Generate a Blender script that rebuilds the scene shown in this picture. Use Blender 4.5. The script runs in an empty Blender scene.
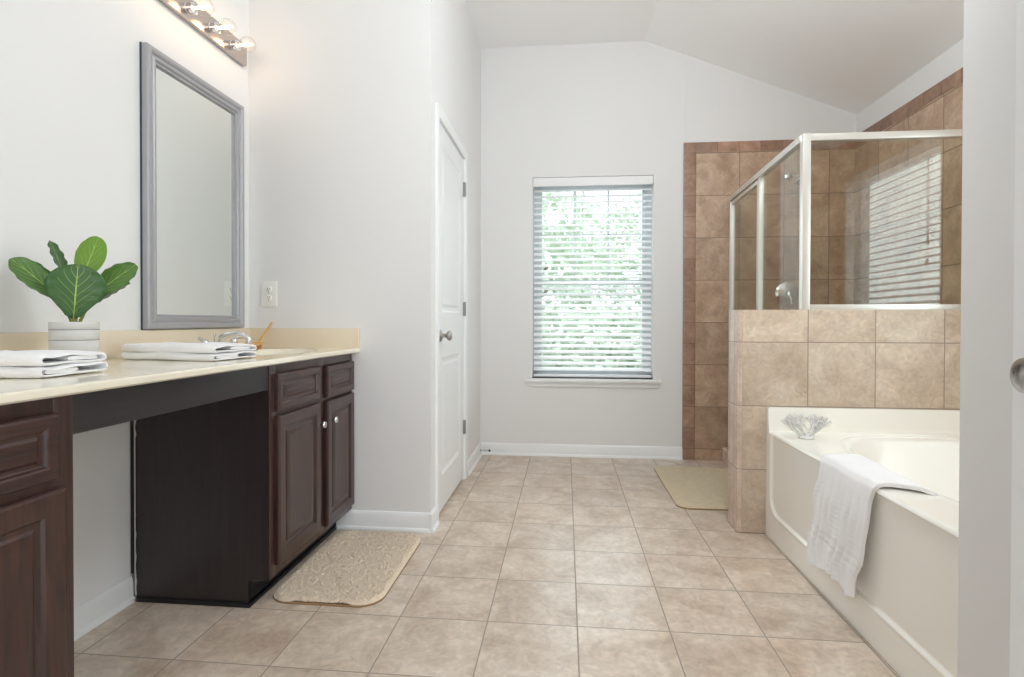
import bpy, bmesh, math, random
from mathutils import Vector, Matrix, noise

random.seed(7)
PI = math.pi
scene = bpy.context.scene
COL = scene.collection

# ------------------------------------------------------------------ camera
CAM_H = 1.0349
F_PX = 543.9
yaw, pitch, roll = -0.09808, -0.009487, -0.002039
fw = Vector((math.sin(yaw) * math.cos(pitch), math.cos(yaw) * math.cos(pitch), math.sin(pitch)))
rt = Vector((math.cos(yaw), -math.sin(yaw), 0.0))
dn = fw.cross(rt)
rt2 = math.cos(roll) * rt + math.sin(roll) * dn
dn2 = -math.sin(roll) * rt + math.cos(roll) * dn
cd = bpy.data.cameras.new('camera')
cam = bpy.data.objects.new('camera', cd)
COL.objects.link(cam)
M = Matrix.Identity(4)
for i in range(3):
    M[i][0] = rt2[i]; M[i][1] = -dn2[i]; M[i][2] = -fw[i]
M[2][3] = CAM_H
cam.matrix_world = M
cd.sensor_fit = 'HORIZONTAL'
cd.sensor_width = 36.0
cd.lens = F_PX / 1024 * 36.0
cd.shift_y = (326.8 - 338.5) / 1024
cd.clip_start = 0.02
scene.camera = cam

# ------------------------------------------------------------------ world, exposure
world = bpy.data.worlds.new('overcast_daylight')
scene.world = world
world.use_nodes = True
bg = world.node_tree.nodes['Background']
bg.inputs[0].default_value = (0.88, 0.945, 1.0, 1)
bg.inputs[1].default_value = 2.5
scene.view_settings.view_transform = 'Standard'
scene.view_settings.look = 'None'
scene.view_settings.gamma = 1.0
scene.view_settings.use_curve_mapping = False
scene.view_settings.exposure = -0.22
scene.cycles.use_denoising = True
scene.cycles.max_bounces = 14
scene.cycles.diffuse_bounces = 8
scene.cycles.glossy_bounces = 6
scene.cycles.transmission_bounces = 10
scene.cycles.transparent_max_bounces = 24
scene.cycles.sample_clamp_indirect = 6.0
scene.cycles.caustics_reflective = False
scene.cycles.caustics_refractive = False


def area(name, loc, rot, sx, sy, power, color):
    ld = bpy.data.lights.new(name, 'AREA')
    ld.shape = 'RECTANGLE'; ld.size = sx; ld.size_y = sy
    ld.energy = power; ld.color = color
    o = bpy.data.objects.new(name, ld)
    COL.objects.link(o)
    o.location = loc; o.rotation_euler = rot
    return o

# daylight arriving at the two windows from outside
area('daylight_back_window', (0.2, 4.62, 1.45), (-PI / 2, 0, 0), 1.3, 1.9, 16, (0.92, 0.97, 1.0))
area('daylight_tub_window', (2.55, 1.45, 1.5), (0, PI / 2, 0), 1.9, 2.7, 70, (0.92, 0.97, 1.0))


# large soft fill added behind the camera to brighten the room
area('fill_behind_camera', (0.3, -2.5, 1.1), (PI / 2 + .22, 0, 0), 4.2, 2.0, 30, (0.95, 0.98, 1.0))
# unseen point fill added above the frame to even out the light
gl_ = bpy.data.lights.new('overhead_fill', 'POINT'); gl_.energy = 48; gl_.color = (0.92, 0.975, 1.0); gl_.shadow_soft_size = 0.16
go_ = bpy.data.objects.new('overhead_fill', gl_); COL.objects.link(go_); go_.location = (0.62, 1.85, 2.55)


# ------------------------------------------------------------------ materials
def lin(c):
    out = []
    for v in c:
        v /= 255.0
        out.append(v / 12.92 if v <= 0.04045 else ((v + 0.055) / 1.055) ** 2.4)
    return tuple(out) + (1.0,)


def new_mat(name):
    m = bpy.data.materials.new(name)
    m.use_nodes = True
    nt = m.node_tree
    return m, nt, nt.nodes['Principled BSDF']


def simple(name, col, rough=0.5, metal=0.0, noise_amt=0.0, noise_scale=20, bump=0.0, bump_scale=200, spec=0.5, **kw):
    m, nt, b = new_mat(name)
    N, L = nt.nodes, nt.links
    c = lin(col)
    b.inputs['Base Color'].default_value = c
    b.inputs['Roughness'].default_value = rough
    b.inputs['Metallic'].default_value = metal
    b.inputs['Specular IOR Level'].default_value = spec
    for k, v in kw.items():
        b.inputs[k.replace('_', ' ')].default_value = v
    tc = N.new('ShaderNodeTexCoord')
    nz = N.new('ShaderNodeTexNoise'); nz.inputs['Scale'].default_value = noise_scale
    nz.inputs['Detail'].default_value = 4
    L.new(tc.outputs['Object'], nz.inputs['Vector'])
    mx = N.new('ShaderNodeMix'); mx.data_type = 'RGBA'
    mx.inputs[6].default_value = tuple(x * (1 - noise_amt) for x in c[:3]) + (1,)
    mx.inputs[7].default_value = tuple(min(1, x * (1 + noise_amt)) for x in c[:3]) + (1,)
    L.new(nz.outputs['Fac'], mx.inputs[0])
    L.new(mx.outputs[2], b.inputs['Base Color'])
    if bump:
        n2 = N.new('ShaderNodeTexNoise'); n2.inputs['Scale'].default_value = bump_scale
        L.new(tc.outputs['Object'], n2.inputs['Vector'])
        bp = N.new('ShaderNodeBump'); bp.inputs['Strength'].default_value = bump
        bp.inputs['Distance'].default_value = 0.002
        L.new(n2.outputs['Fac'], bp.inputs['Height'])
        L.new(bp.outputs[0], b.inputs['Normal'])
    return m


def tile_mat(name, ua, va, u0, v0, pu, pv, cols, grout, mortar=0.004, rough=0.4, vary=0.10, bump=0.5, warm=None):
    """stone-look ceramic tiles on a grid in world metres; ua/va = 'X','Y','Z'"""
    m, nt, b = new_mat(name)
    N, L = nt.nodes, nt.links
    geo = N.new('ShaderNodeNewGeometry')
    sep = N.new('ShaderNodeSeparateXYZ'); L.new(geo.outputs['Position'], sep.inputs[0])

    def sub(axis, off):
        n = N.new('ShaderNodeMath'); n.operation = 'SUBTRACT'
        L.new(sep.outputs[axis], n.inputs[0]); n.inputs[1].default_value = off - 40 * 1.0
        return n
    cu = N.new('ShaderNodeCombineXYZ')
    nu = N.new('ShaderNodeMath'); nu.operation = 'SUBTRACT'; nu.inputs[1].default_value = u0 - 40 * pu
    nv = N.new('ShaderNodeMath'); nv.operation = 'SUBTRACT'; nv.inputs[1].default_value = v0 - 40 * pv
    L.new(sep.outputs[ua], nu.inputs[0]); L.new(sep.outputs[va], nv.inputs[0])
    L.new(nu.outputs[0], cu.inputs[0]); L.new(nv.outputs[0], cu.inputs[1])
    br = N.new('ShaderNodeTexBrick')
    br.offset = 0; br.squash = 1; br.offset_frequency = 1; br.squash_frequency = 1
    br.inputs['Scale'].default_value = 1
    br.inputs['Brick Width'].default_value = pu
    br.inputs['Row Height'].default_value = pv
    br.inputs['Mortar Size'].default_value = mortar / 2
    br.inputs['Mortar Smooth'].default_value = 0.3
    br.inputs['Color1'].default_value = (0, 0, 0, 1)
    br.inputs['Color2'].default_value = (1, 1, 1, 1)
    br.inputs['Mortar'].default_value = (0.5, 0.5, 0.5, 1)
    L.new(cu.outputs[0], br.inputs['Vector'])
    # stone clouding, shifted per tile
    tv = N.new('ShaderNodeMath'); tv.operation = 'MULTIPLY'; tv.inputs[1].default_value = 37.0
    L.new(br.outputs['Color'], tv.inputs[0])
    n1 = N.new('ShaderNodeTexNoise'); n1.noise_dimensions = '4D'
    n1.inputs['Scale'].default_value = 5.5; n1.inputs['Detail'].default_value = 8
    n1.inputs['Roughness'].default_value = 0.62; n1.inputs['Distortion'].default_value = 0.8
    L.new(geo.outputs['Position'], n1.inputs['Vector']); L.new(tv.outputs[0], n1.inputs['W'])
    ramp = N.new('ShaderNodeValToRGB')
    ramp.color_ramp.elements[0].position = 0.28; ramp.color_ramp.elements[0].color = lin(cols[0])
    ramp.color_ramp.elements[1].position = 0.74; ramp.color_ramp.elements[1].color = lin(cols[2])
    e = ramp.color_ramp.elements.new(0.5); e.color = lin(cols[1])
    L.new(n1.outputs['Fac'], ramp.inputs[0])
    # fine pits / veins
    n2 = N.new('ShaderNodeTexNoise'); n2.noise_dimensions = '4D'
    n2.inputs['Scale'].default_value = 26; n2.inputs['Detail'].default_value = 6
    n2.inputs['Distortion'].default_value = 1.5
    L.new(geo.outputs['Position'], n2.inputs['Vector']); L.new(tv.outputs[0], n2.inputs['W'])
    mr = N.new('ShaderNodeMapRange'); mr.inputs[1].default_value = 0.3; mr.inputs[2].default_value = 0.7
    mr.inputs[3].default_value = 0.84; mr.inputs[4].default_value = 1.12
    L.new(n2.outputs['Fac'], mr.inputs[0])
    tr = N.new('ShaderNodeMapRange'); tr.inputs[3].default_value = 1 - vary; tr.inputs[4].default_value = 1 + vary
    L.new(br.outputs['Color'], tr.inputs[0])
    ml = N.new('ShaderNodeMath'); ml.operation = 'MULTIPLY'
    L.new(mr.outputs[0], ml.inputs[0]); L.new(tr.outputs[0], ml.inputs[1])
    vs = N.new('ShaderNodeVectorMath'); vs.operation = 'SCALE'
    L.new(ramp.outputs[0], vs.inputs[0]); L.new(ml.outputs[0], vs.inputs['Scale'])
    mx = N.new('ShaderNodeMix'); mx.data_type = 'RGBA'
    L.new(br.outputs['Fac'], mx.inputs[0]); L.new(vs.outputs[0], mx.inputs[6])
    mx.inputs[7].default_value = lin(grout)
    L.new(mx.outputs[2], b.inputs['Base Color'])
    rr = N.new('ShaderNodeMapRange'); rr.inputs[3].default_value = rough; rr.inputs[4].default_value = 0.85
    L.new(br.outputs['Fac'], rr.inputs[0]); L.new(rr.outputs[0], b.inputs['Roughness'])
    hh = N.new('ShaderNodeMath'); hh.operation = 'MULTIPLY_ADD'; hh.inputs[1].default_value = -1.0
    L.new(br.outputs['Fac'], hh.inputs[0])
    sc2 = N.new('ShaderNodeMath'); sc2.operation = 'MULTIPLY'; sc2.inputs[1].default_value = 0.35
    L.new(n1.outputs['Fac'], sc2.inputs[0]); L.new(sc2.outputs[0], hh.inputs[2])
    bp = N.new('ShaderNodeBump'); bp.inputs['Strength'].default_value = bump; bp.inputs['Distance'].default_value = 0.002
    L.new(hh.outputs[0], bp.inputs['Height']); L.new(bp.outputs[0], b.inputs['Normal'])
    return m


def glass_mat(name, tint, ior=1.5, rough=0.0):
    """thin pane: see-through with fresnel reflection"""
    m = bpy.data.materials.new(name); m.use_nodes = True
    nt = m.node_tree; N, L = nt.nodes, nt.links
    for n in list(N): N.remove(n)
    out = N.new('ShaderNodeOutputMaterial')
    tr = N.new('ShaderNodeBsdfTransparent'); tr.inputs[0].default_value = tint + (1,)
    gl = N.new('ShaderNodeBsdfGlossy'); gl.inputs['Roughness'].default_value = rough
    fr = N.new('ShaderNodeFresnel')
    ge = N.new('ShaderNodeNewGeometry'); sw = N.new('ShaderNodeMapRange')   # same reflectance on both faces of the pane
    sw.inputs[3].default_value = ior; sw.inputs[4].default_value = 1 / ior
    L.new(ge.outputs['Backfacing'], sw.inputs[0]); L.new(sw.outputs[0], fr.inputs['IOR'])
    mx = N.new('ShaderNodeMixShader')
    L.new(fr.outputs[0], mx.inputs[0]); L.new(tr.outputs[0], mx.inputs[1]); L.new(gl.outputs[0], mx.inputs[2])
    L.new(mx.outputs[0], out.inputs[0])
    return m


def emit_mat(name, col, s):
    m = bpy.data.materials.new(name); m.use_nodes = True
    nt = m.node_tree; N, L = nt.nodes, nt.links
    for n in list(N): N.remove(n)
    out = N.new('ShaderNodeOutputMaterial'); e = N.new('ShaderNodeEmission')
    e.inputs[0].default_value = col + (1,); e.inputs[1].default_value = s
    L.new(e.outputs[0], out.inputs[0])
    return m


def wood_mat(name, c1, c2, axis='Z', rough=0.32):
    m, nt, b = new_mat(name)
    N, L = nt.nodes, nt.links
    tc = N.new('ShaderNodeTexCoord'); mp = N.new('ShaderNodeMapping')
    s = {'Z': (28, 28, 2.2), 'Y': (28, 2.2, 28)}[axis]
    mp.inputs['Scale'].default_value = s
    L.new(tc.outputs['Object'], mp.inputs[0])
    n = N.new('ShaderNodeTexNoise'); n.inputs['Scale'].default_value = 2.2; n.inputs['Detail'].default_value = 7
    n.inputs['Distortion'].default_value = 0.7
    L.new(mp.outputs[0], n.inputs['Vector'])
    r = N.new('ShaderNodeValToRGB')
    r.color_ramp.elements[0].position = 0.3; r.color_ramp.elements[0].color = lin(c1)
    r.color_ramp.elements[1].position = 0.72; r.color_ramp.elements[1].color = lin(c2)
    L.new(n.outputs['Fac'], r.inputs[0]); L.new(r.outputs[0], b.inputs['Base Color'])
    b.inputs['Roughness'].default_value = rough
    b.inputs['Coat Weight'].default_value = 0.3; b.inputs['Coat Roughness'].default_value = 0.25
    bp = N.new('ShaderNodeBump'); bp.inputs['Strength'].default_value = 0.15; bp.inputs['Distance'].default_value = 0.001
    L.new(n.outputs['Fac'], bp.inputs['Height']); L.new(bp.outputs[0], b.inputs['Normal'])
    return m


PAINT = simple('wall_paint', (231, 231, 231), 0.6, bump=0.08, bump_scale=260, noise_amt=0.01, noise_scale=3)
CEIL = simple('ceiling_paint', (249, 249, 249), 0.8, bump=0.1, bump_scale=200)
TRIM = simple('trim_paint', (238, 240, 241), 0.35, bump=0.03)
DOORP = simple('door_paint', (236, 238, 239), 0.38, bump=0.05, bump_scale=300)
WOOD = wood_mat('espresso_wood', (38, 22, 20), (72, 43, 37))
WOODH = wood_mat('espresso_wood_across', (38, 22, 20), (72, 43, 37), 'Y')
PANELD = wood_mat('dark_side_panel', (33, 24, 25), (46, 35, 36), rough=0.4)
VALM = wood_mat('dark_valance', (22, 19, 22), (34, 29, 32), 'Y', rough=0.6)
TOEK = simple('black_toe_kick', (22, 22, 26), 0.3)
MARBLE = simple('cultured_marble', (236, 229, 210), 0.13, noise_amt=0.035, noise_scale=9, Coat_Weight=0.4, Coat_Roughness=0.08)
MARBLES = simple('cultured_marble_splash', (229, 215, 192), 0.2, noise_amt=0.04, noise_scale=9)
CHROME = simple('chrome', (225, 225, 228), 0.07, 1.0)
BARM = simple('light_bar_chrome', (196, 186, 180), 0.22, 1.0)
NICKEL = simple('satin_nickel', (178, 174, 170), 0.28, 1.0)
ALU = simple('bright_aluminium', (226, 226, 221), 0.34, 0.6, bump=0.05)
HINGE = simple('hinge_steel', (150, 150, 150), 0.35, 0.9)
PEWTER = simple('pewter_frame', (172, 172, 176), 0.42, 0.45, noise_amt=0.05, noise_scale=30)
SILVER = simple('mirror_silver', (236, 240, 236), 0.015, 1.0)
DARKEDGE = simple('mirror_dark_edge', (55, 70, 78), 0.4, 0.3)
TUBM = simple('tub_acrylic', (245, 243, 236), 0.14, Coat_Weight=0.5, Coat_Roughness=0.05)
TOWELM = simple('white_terry', (248, 248, 250), 0.95, bump=0.9, bump_scale=420, noise_amt=0.03, noise_scale=150, Sheen_Weight=0.4)
RUGM = simple('beige_shag', (226, 207, 184), 1.0, noise_amt=0.25, noise_scale=170, bump=1.0, bump_scale=260, Sheen_Weight=0.3)
RUGM2 = simple('olive_beige_pile', (206, 188, 156), 1.0, noise_amt=0.16, noise_scale=26, bump=1.0, bump_scale=260, Sheen_Weight=0.3)
RUGEDGE = simple('rug_binding', (160, 128, 92), 0.9)
PLATE = simple('ivory_plastic', (240, 239, 234), 0.35)
HOLE = simple('dark_slot', (40, 36, 32), 0.6)
BLIND = simple('blind_slat_white', (241, 242, 243), 0.45, noise_amt=0.01)
BLIND.node_tree.nodes['Principled BSDF'].inputs['Subsurface Weight'].default_value = 0.0
CORD = simple('blind_cord', (226, 226, 224), 0.8)
TASSEL = simple('wood_tassel', (176, 160, 132), 0.6)
VINYL = simple('vinyl_frame', (208, 212, 216), 0.4)
WGLASS = glass_mat('window_glass', (0.95, 0.98, 0.97), 1.45)
SGLASS = glass_mat('shower_glass', (0.96, 0.975, 0.945), 1.66)
BGLASS = glass_mat('bulb_glass', (0.98, 0.97, 0.95), 1.4)
FIL = emit_mat('filament_glow', (1.0, 0.74, 0.46), 48)
CORALM = simple('white_coral', (232, 232, 230), 0.85, bump=0.6, bump_scale=500)
POTM = simple('pale_grey_ceramic', (208, 207, 204), 0.55, noise_amt=0.05, noise_scale=60)
POTL = simple('grey_line_glaze', (140, 140, 142), 0.6)
SOIL = simple('potting_soil', (60, 48, 38), 0.95, bump=1, bump_scale=150)
STEMM = simple('leaf_stalk', (140, 150, 70), 0.6)
BAMBOO = simple('honey_wood', (206, 160, 96), 0.35, noise_amt=0.12, noise_scale=60)
BRISTLE = simple('amber_bristle', (190, 128, 60), 0.7)
CAULK = simple('white_caulk', (205, 205, 202), 0.7)
GRASS = simple('lawn_grass', (110, 124, 98), 0.9, noise_amt=0.2, noise_scale=4)
LEAFT = simple('tree_leaf', (220, 230, 212), 0.8, noise_amt=0.2, noise_scale=3)
BARK = simple('tree_bark', (120, 105, 90), 0.9)

FLOORM = tile_mat('floor_tile', 'X', 'Y', 0.0429, 3.0827, 0.308, 0.308,
                  ((176, 153, 133), (205, 188, 171), (225, 213, 200)), (156, 144, 132), 0.005, rough=0.29, vary=0.06, bump=0.3)
KNEEM = tile_mat('knee_wall_tile', 'X', 'Z', 0.859, 0.003, 0.3075, 0.3115,
                 ((176, 155, 136), (199, 181, 161), (217, 204, 187)), (146, 130, 116), 0.005, rough=0.42, vary=0.07)
KNEES = tile_mat('knee_end_tile', 'Y', 'Z', 2.81, 0.003, 0.075, 0.3115,
                 ((190, 166, 150), (206, 184, 168), (220, 204, 190)), (160, 142, 130), 0.004, rough=0.42, vary=0.05)
SHB = tile_mat('shower_back_tile', 'X', 'Z', 0.965, 0.085, 0.3155, 0.3155,
               ((154, 126, 104), (184, 156, 132), (206, 182, 158)), (128, 110, 96), 0.006, rough=0.42, vary=0.09)
SHR = tile_mat('shower_side_tile', 'Y', 'Z', 4.2, 0.085, 0.3155, 0.3155,
               ((154, 126, 104), (184, 156, 132), (206, 182, 158)), (128, 110, 96), 0.006, rough=0.42, vary=0.09)
TRV = tile_mat('trim_tile_upright', 'X', 'Z', 0.877, 0.085, 0.3, 0.158,
               ((128, 98, 82), (160, 127, 108), (184, 154, 134)), (120, 100, 86), 0.004, rough=0.42, vary=0.12)
TRH = tile_mat('trim_tile_level', 'X', 'Z', 0.965, 2.0, 0.155, 1.0,
               ((132, 98, 80), (164, 128, 107), (188, 156, 132)), (112, 90, 74), 0.004, rough=0.42, vary=0.16)
TRR = tile_mat('trim_tile_side', 'Y', 'Z', 4.2, 2.0, 0.155, 1.0,
               ((116, 86, 72), (150, 118, 98), (178, 145, 122)), (112, 90, 74), 0.004, rough=0.42, vary=0.16)


# ------------------------------------------------------------------ mesh helpers
class MB:
    def __init__(s):
        s.v = []; s.f = []; s.mi = []; s.mats = []; s.uv = {}

    def m(s, mat):
        if mat not in s.mats: s.mats.append(mat)
        return s.mats.index(mat)

    def add(s, vs, fs, mat=None):
        k = len(s.v); s.v += [tuple(x) for x in vs]
        i = s.m(mat) if mat else 0
        for f in fs:
            s.f.append(tuple(a + k for a in f)); s.mi.append(i)

    def box(s, x0, x1, y0, y1, z0, z1, mat=None):
        vs = [(x, y, z) for x in (x0, x1) for y in (y0, y1) for z in (z0, z1)]
        s.add(vs, [(0, 1, 3, 2), (4, 6, 7, 5), (0, 4, 5, 1), (2, 3, 7, 6), (0, 2, 6, 4), (1, 5, 7, 3)], mat)

    def rings(s, rings, closed=True, cap0=True, cap1=True, mat=None):
        n = len(rings[0]); vs = [p for r in rings for p in r]; fs = []
        for i in range(len(rings) - 1):
            for j in range(n if closed else n - 1):
                a = i * n + j; b_ = i * n + (j + 1) % n
                fs.append((a, b_, b_ + n, a + n))
        if cap0: fs.append(tuple(reversed(range(n))))
        if cap1: fs.append(tuple(range((len(rings) - 1) * n, len(rings) * n)))
        s.add(vs, fs, mat)

    def tube(s, pts, rad, seg=12, mat=None, caps=True):
        pts = [Vector(p) for p in pts]
        if not hasattr(rad, '__len__'): rad = [rad] * len(pts)
        rings = []; up = None
        for i, p in enumerate(pts):
            t = (pts[min(i + 1, len(pts) - 1)] - pts[max(i - 1, 0)])
            if t.length < 1e-9: t = Vector((0, 0, 1))
            t.normalize()
            if up is None:
                up = Vector((0, 0, 1)) if abs(t.z) < 0.9 else Vector((1, 0, 0))
            a = t.cross(up)
            if a.length < 1e-6: a = t.cross(Vector((1, 0.3, 0.2)))
            a.normalize(); b_ = a.cross(t).normalized(); up = b_
            rings.append([p + (a * math.cos(2 * PI * k / seg) + b_ * math.sin(2 * PI * k / seg)) * rad[i] for k in range(seg)])
        s.rings(rings, True, caps, caps, mat)

    def lathe(s, prof, origin, axis=(0, 0, 1), seg=32, mat=None):
        """prof = [(r, h)...] along axis from origin"""
        ax = Vector(axis).normalized(); o = Vector(origin)
        a = ax.orthogonal().normalized(); b_ = ax.cross(a)
        rings = [[o + ax * h + (a * math.cos(2 * PI * k / seg) + b_ * math.sin(2 * PI * k / seg)) * max(r, 1e-5) for k in range(seg)] for r, h in prof]
        s.rings(rings, True, True, True, mat)

    def grid(s, P, mat=None, uv=False):
        """P[i][j]"""
        n = len(P); m_ = len(P[0])
        s.add([q for r in P for q in r], [(i * m_ + j, i * m_ + j + 1, (i + 1) * m_ + j + 1, (i + 1) * m_ + j) for i in range(n - 1) for j in range(m_ - 1)], mat)

    def build(s, name, mat=None, parent=None, smooth=False, bevel=0.0, angle=35, recalc=True, origin=None):
        me = bpy.data.meshes.new(name)
        me.from_pydata(s.v, [], s.f)
        mats = s.mats if s.mats else [mat]
        for q in mats: me.materials.append(q if q else mat)
        for p_, i in zip(me.polygons, s.mi): p_.material_index = i
        bm = bmesh.new(); bm.from_mesh(me)
        if recalc: bmesh.ops.recalc_face_normals(bm, faces=bm.faces)
        if bevel:
            es = [e for e in bm.edges if len(e.link_faces) == 2 and e.calc_face_angle(0) > math.radians(40)]
            bmesh.ops.bevel(bm, geom=es, offset=bevel, segments=2, profile=0.7, affect='EDGES', clamp_overlap=True)
        bm.to_mesh(me); bm.free()
        if smooth or bevel:
            me.shade_smooth()
            me.set_sharp_from_angle(angle=math.radians(angle))
        o = bpy.data.objects.new(name, me)
        COL.objects.link(o)
        if parent is not None:
            o.parent = parent
            o.matrix_parent_inverse = Matrix.Translation(-Vector(parent.location)) if parent.type == 'EMPTY' else Matrix.Identity(4)
        return o


def tag(o, label=None, cat=None, group=None, kind=None):
    if label: o['label'] = label
    if cat: o['category'] = cat
    if group: o['group'] = group
    if kind: o['kind'] = kind
    return o


def thing(name, loc, label, cat, group=None, kind=None):
    e = bpy.data.objects.new(name, None); COL.objects.link(e)
    e.location = loc; e.empty_display_size = 0.1
    return tag(e, label, cat, group, kind)


def structure(o):
    o['kind'] = 'structure'
    return o


def smoothstep(a, b, x):
    t = max(0.0, min(1.0, (x - a) / (b - a)))
    return t * t * (3 - 2 * t)


# ================================================================== ROOM SHELL
XL, XH, XR = -1.60, -0.66, 2.10       # left wall, closet wall, right wall
YP, YB = 2.62, 4.20                   # closet front, back wall
ZC = 3.155

b = MB(); b.box(-2.2, 4.2, -2.6, 4.35, -0.08, 0.0)
structure(b.build('floor', FLOORM))

b = MB(); b.box(-1.75, XL, -1.6, YP + .05, 0, 3.3)
structure(b.build('wall_left', PAINT))
# closet block: front face, hall face with door opening
b = MB()
b.box(-1.75, XH, YP, YP + .10, 0, 3.3)
b.box(XH - .10, XH, YP + .10, 2.762, 0, 3.3)
b.box(XH - .10, XH, 3.52, YB + .1, 0, 3.3)
b.box(XH - .10, XH, 2.762, 3.52, 2.105, 3.3)
structure(b.build('wall_closet', PAINT))
# back wall with window opening, slight step at the seam
WX0, WX1, WZ0, WZ1 = -0.255, 0.66, 0.60, 2.145
b = MB()
b.box(XH - .1, WX0, YB, YB + .15, 0, 3.3)
b.box(WX1, 0.892, YB, YB + .15, 0, 3.3)
b.box(0.892, XR + .15, YB - .004, YB + .15, 0, 3.3)
b.box(WX0, WX1, YB, YB + .15, 0, WZ0)
b.box(WX0, WX1, YB, YB + .15, WZ1, 3.3)
structure(b.build('wall_back', PAINT))
# right wall with tub window opening
TY0, TY1, TZ0, TZ1 = 1.33, 2.385, 0.80, 2.10
b = MB()
b.box(XR, XR + .15, 1.08, TY0, 0, 3.3)
b.box(XR, XR + .15, TY1, YB + .15, 0, 3.3)
b.box(XR, XR + .15, TY0, TY1, 0, TZ0)
b.box(XR, XR + .15, TY0, TY1, TZ1, 3.3)
structure(b.build('wall_right', PAINT))
# partition at the near end of the tub
b = MB(); b.box(0.82, XR + .1, 1.082, 1.222, 0, 3.3)
structure(b.build('wall_partition', PAINT, bevel=.004))
# unseen walls added to hold back sky light, with a wide rear opening
b = MB(); b.box(1.45, 1.57, -1.6, 1.09, 0, 3.3)
structure(b.build('wall_light_block_side', PAINT))
b = MB(); b.box(-1.75, -.75, -1.7, -1.6, 0, 3.3); b.box(-.75, 1.57, -1.7, -1.6, 2.4, 3.3)
structure(b.build('wall_light_block_rear', PAINT))
# ceiling: flat then sloping to the right wall
b = MB()
prof = [(-1.8, ZC), (0.59, ZC), (XR, 2.544), (2.3, 2.463), (2.3, 2.58), (0.62, 3.27), (-1.8, 3.27)]
b.rings([[(x, y, z) for x, z in prof] for y in (-1.7, YB + .1)])
structure(b.build('ceiling', CEIL))

# shower / tub tile cladding
b = MB(); b.box(0.965, XR, YB - .014, YB - .003, 0, 2.298, SHB)
b.box(0.877, 0.965, YB - .016, YB - .001, 0, 2.375, TRV)
b.box(0.965, XR, YB - .016, YB - .003, 2.298, 2.375, TRH)
structure(b.build('wall_shower_back', None, bevel=.002))
b = MB()
xa, xb = XR - .012, XR + .001
b.box(xa, xb, 1.222, TY0, 0, 2.306, SHR)
b.box(xa, xb, TY1, YB - .01, 0, 2.306, SHR)
b.box(xa, xb, TY0, TY1, 0, TZ0, SHR)
b.box(xa, xb, TY0, TY1, TZ1, 2.306, SHR)
b.box(xa - .002, xb, 1.222, YB - .01, 2.306, 2.385, TRR)
structure(b.build('wall_shower_right', None))
PTN = tile_mat('tub_end_tile', 'X', 'Z', 0.965, 0.085, 0.3155, 0.3155,
               ((154, 126, 104), (184, 156, 132), (206, 182, 158)), (128, 110, 96), 0.006, rough=0.42, vary=0.09)
b = MB(); b.box(0.90, XR, 1.219, 1.232, 0.6, 2.375)
structure(b.build('wall_tub_end', PTN))
# knee wall between tub and shower
KY0, KY1, KZ = 2.755, 2.905, 1.095
b = MB()
b.box(0.862, XR, KY0, KY1, 0, KZ, KNEEM)
b.box(0.840, 0.862, KY0 + .006, KY1, 0, KZ, KNEES)
b.rings([[(0.862 - .022 * math.sin(a), KY0 + .022 - .022 * math.cos(a), z) for a in [i * PI / 16 for i in range(9)]] + [(0.866, KY0 + .03, z)] for z in (0, KZ)], mat=KNEES)
structure(b.build('wall_knee', None, bevel=.0015))
# shower curb + pan floor
b = MB()
b.rings([[(x0 + dx, y, z) for dx, z in ((0, 0), (0, .095), (.008, .104), (.10, .104), (.108, .095), (.108, 0))] for x0, y in ((1.125, KY1 - .01), (1.165, YB - .012))])
structure(b.build('trim_1', KNEES, smooth=True))
tag(bpy.data.objects['trim_1'], 'tiled shower curb running from knee wall to back wall')
b = MB(); b.box(1.20, XR - .01, KY1 - .01, YB - .012, 0, .05)
structure(b.build('floor_shower_pan', TUBM))


# baseboards: profile extruded
def baseboard(name, p0, p1, nrm, h=.092):
    p0 = Vector(p0); p1 = Vector(p1); n = Vector(nrm)
    prof = [(0, 0), (.024, 0), (.024, .006), (.020, .014), (.013, .019), (.013, h - .018), (.009, h - .006), (.005, h), (0, h)]
    b = MB()
    b.rings([[p + n * d + Vector((0, 0, z)) for d, z in prof] for p in (p0, p1)])
    return structure(b.build(name, TRIM, smooth=True, angle=30))

baseboard('baseboard_left', (XL, 1.10, 0), (XL, 1.855, 0), (1, 0, 0))
baseboard('baseboard_closet', (-1.135, YP, 0), (XH + .001, YP, 0), (0, -1, 0))
baseboard('baseboard_closet_corner', (XH, YP - .018, 0), (XH, 2.717, 0), (1, 0, 0))
baseboard('baseboard_hall', (XH, 3.585, 0), (XH, YB, 0), (1, 0, 0))
baseboard('baseboard_back', (XH, YB, 0), (0.877, YB, 0), (0, -1, 0))

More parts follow.
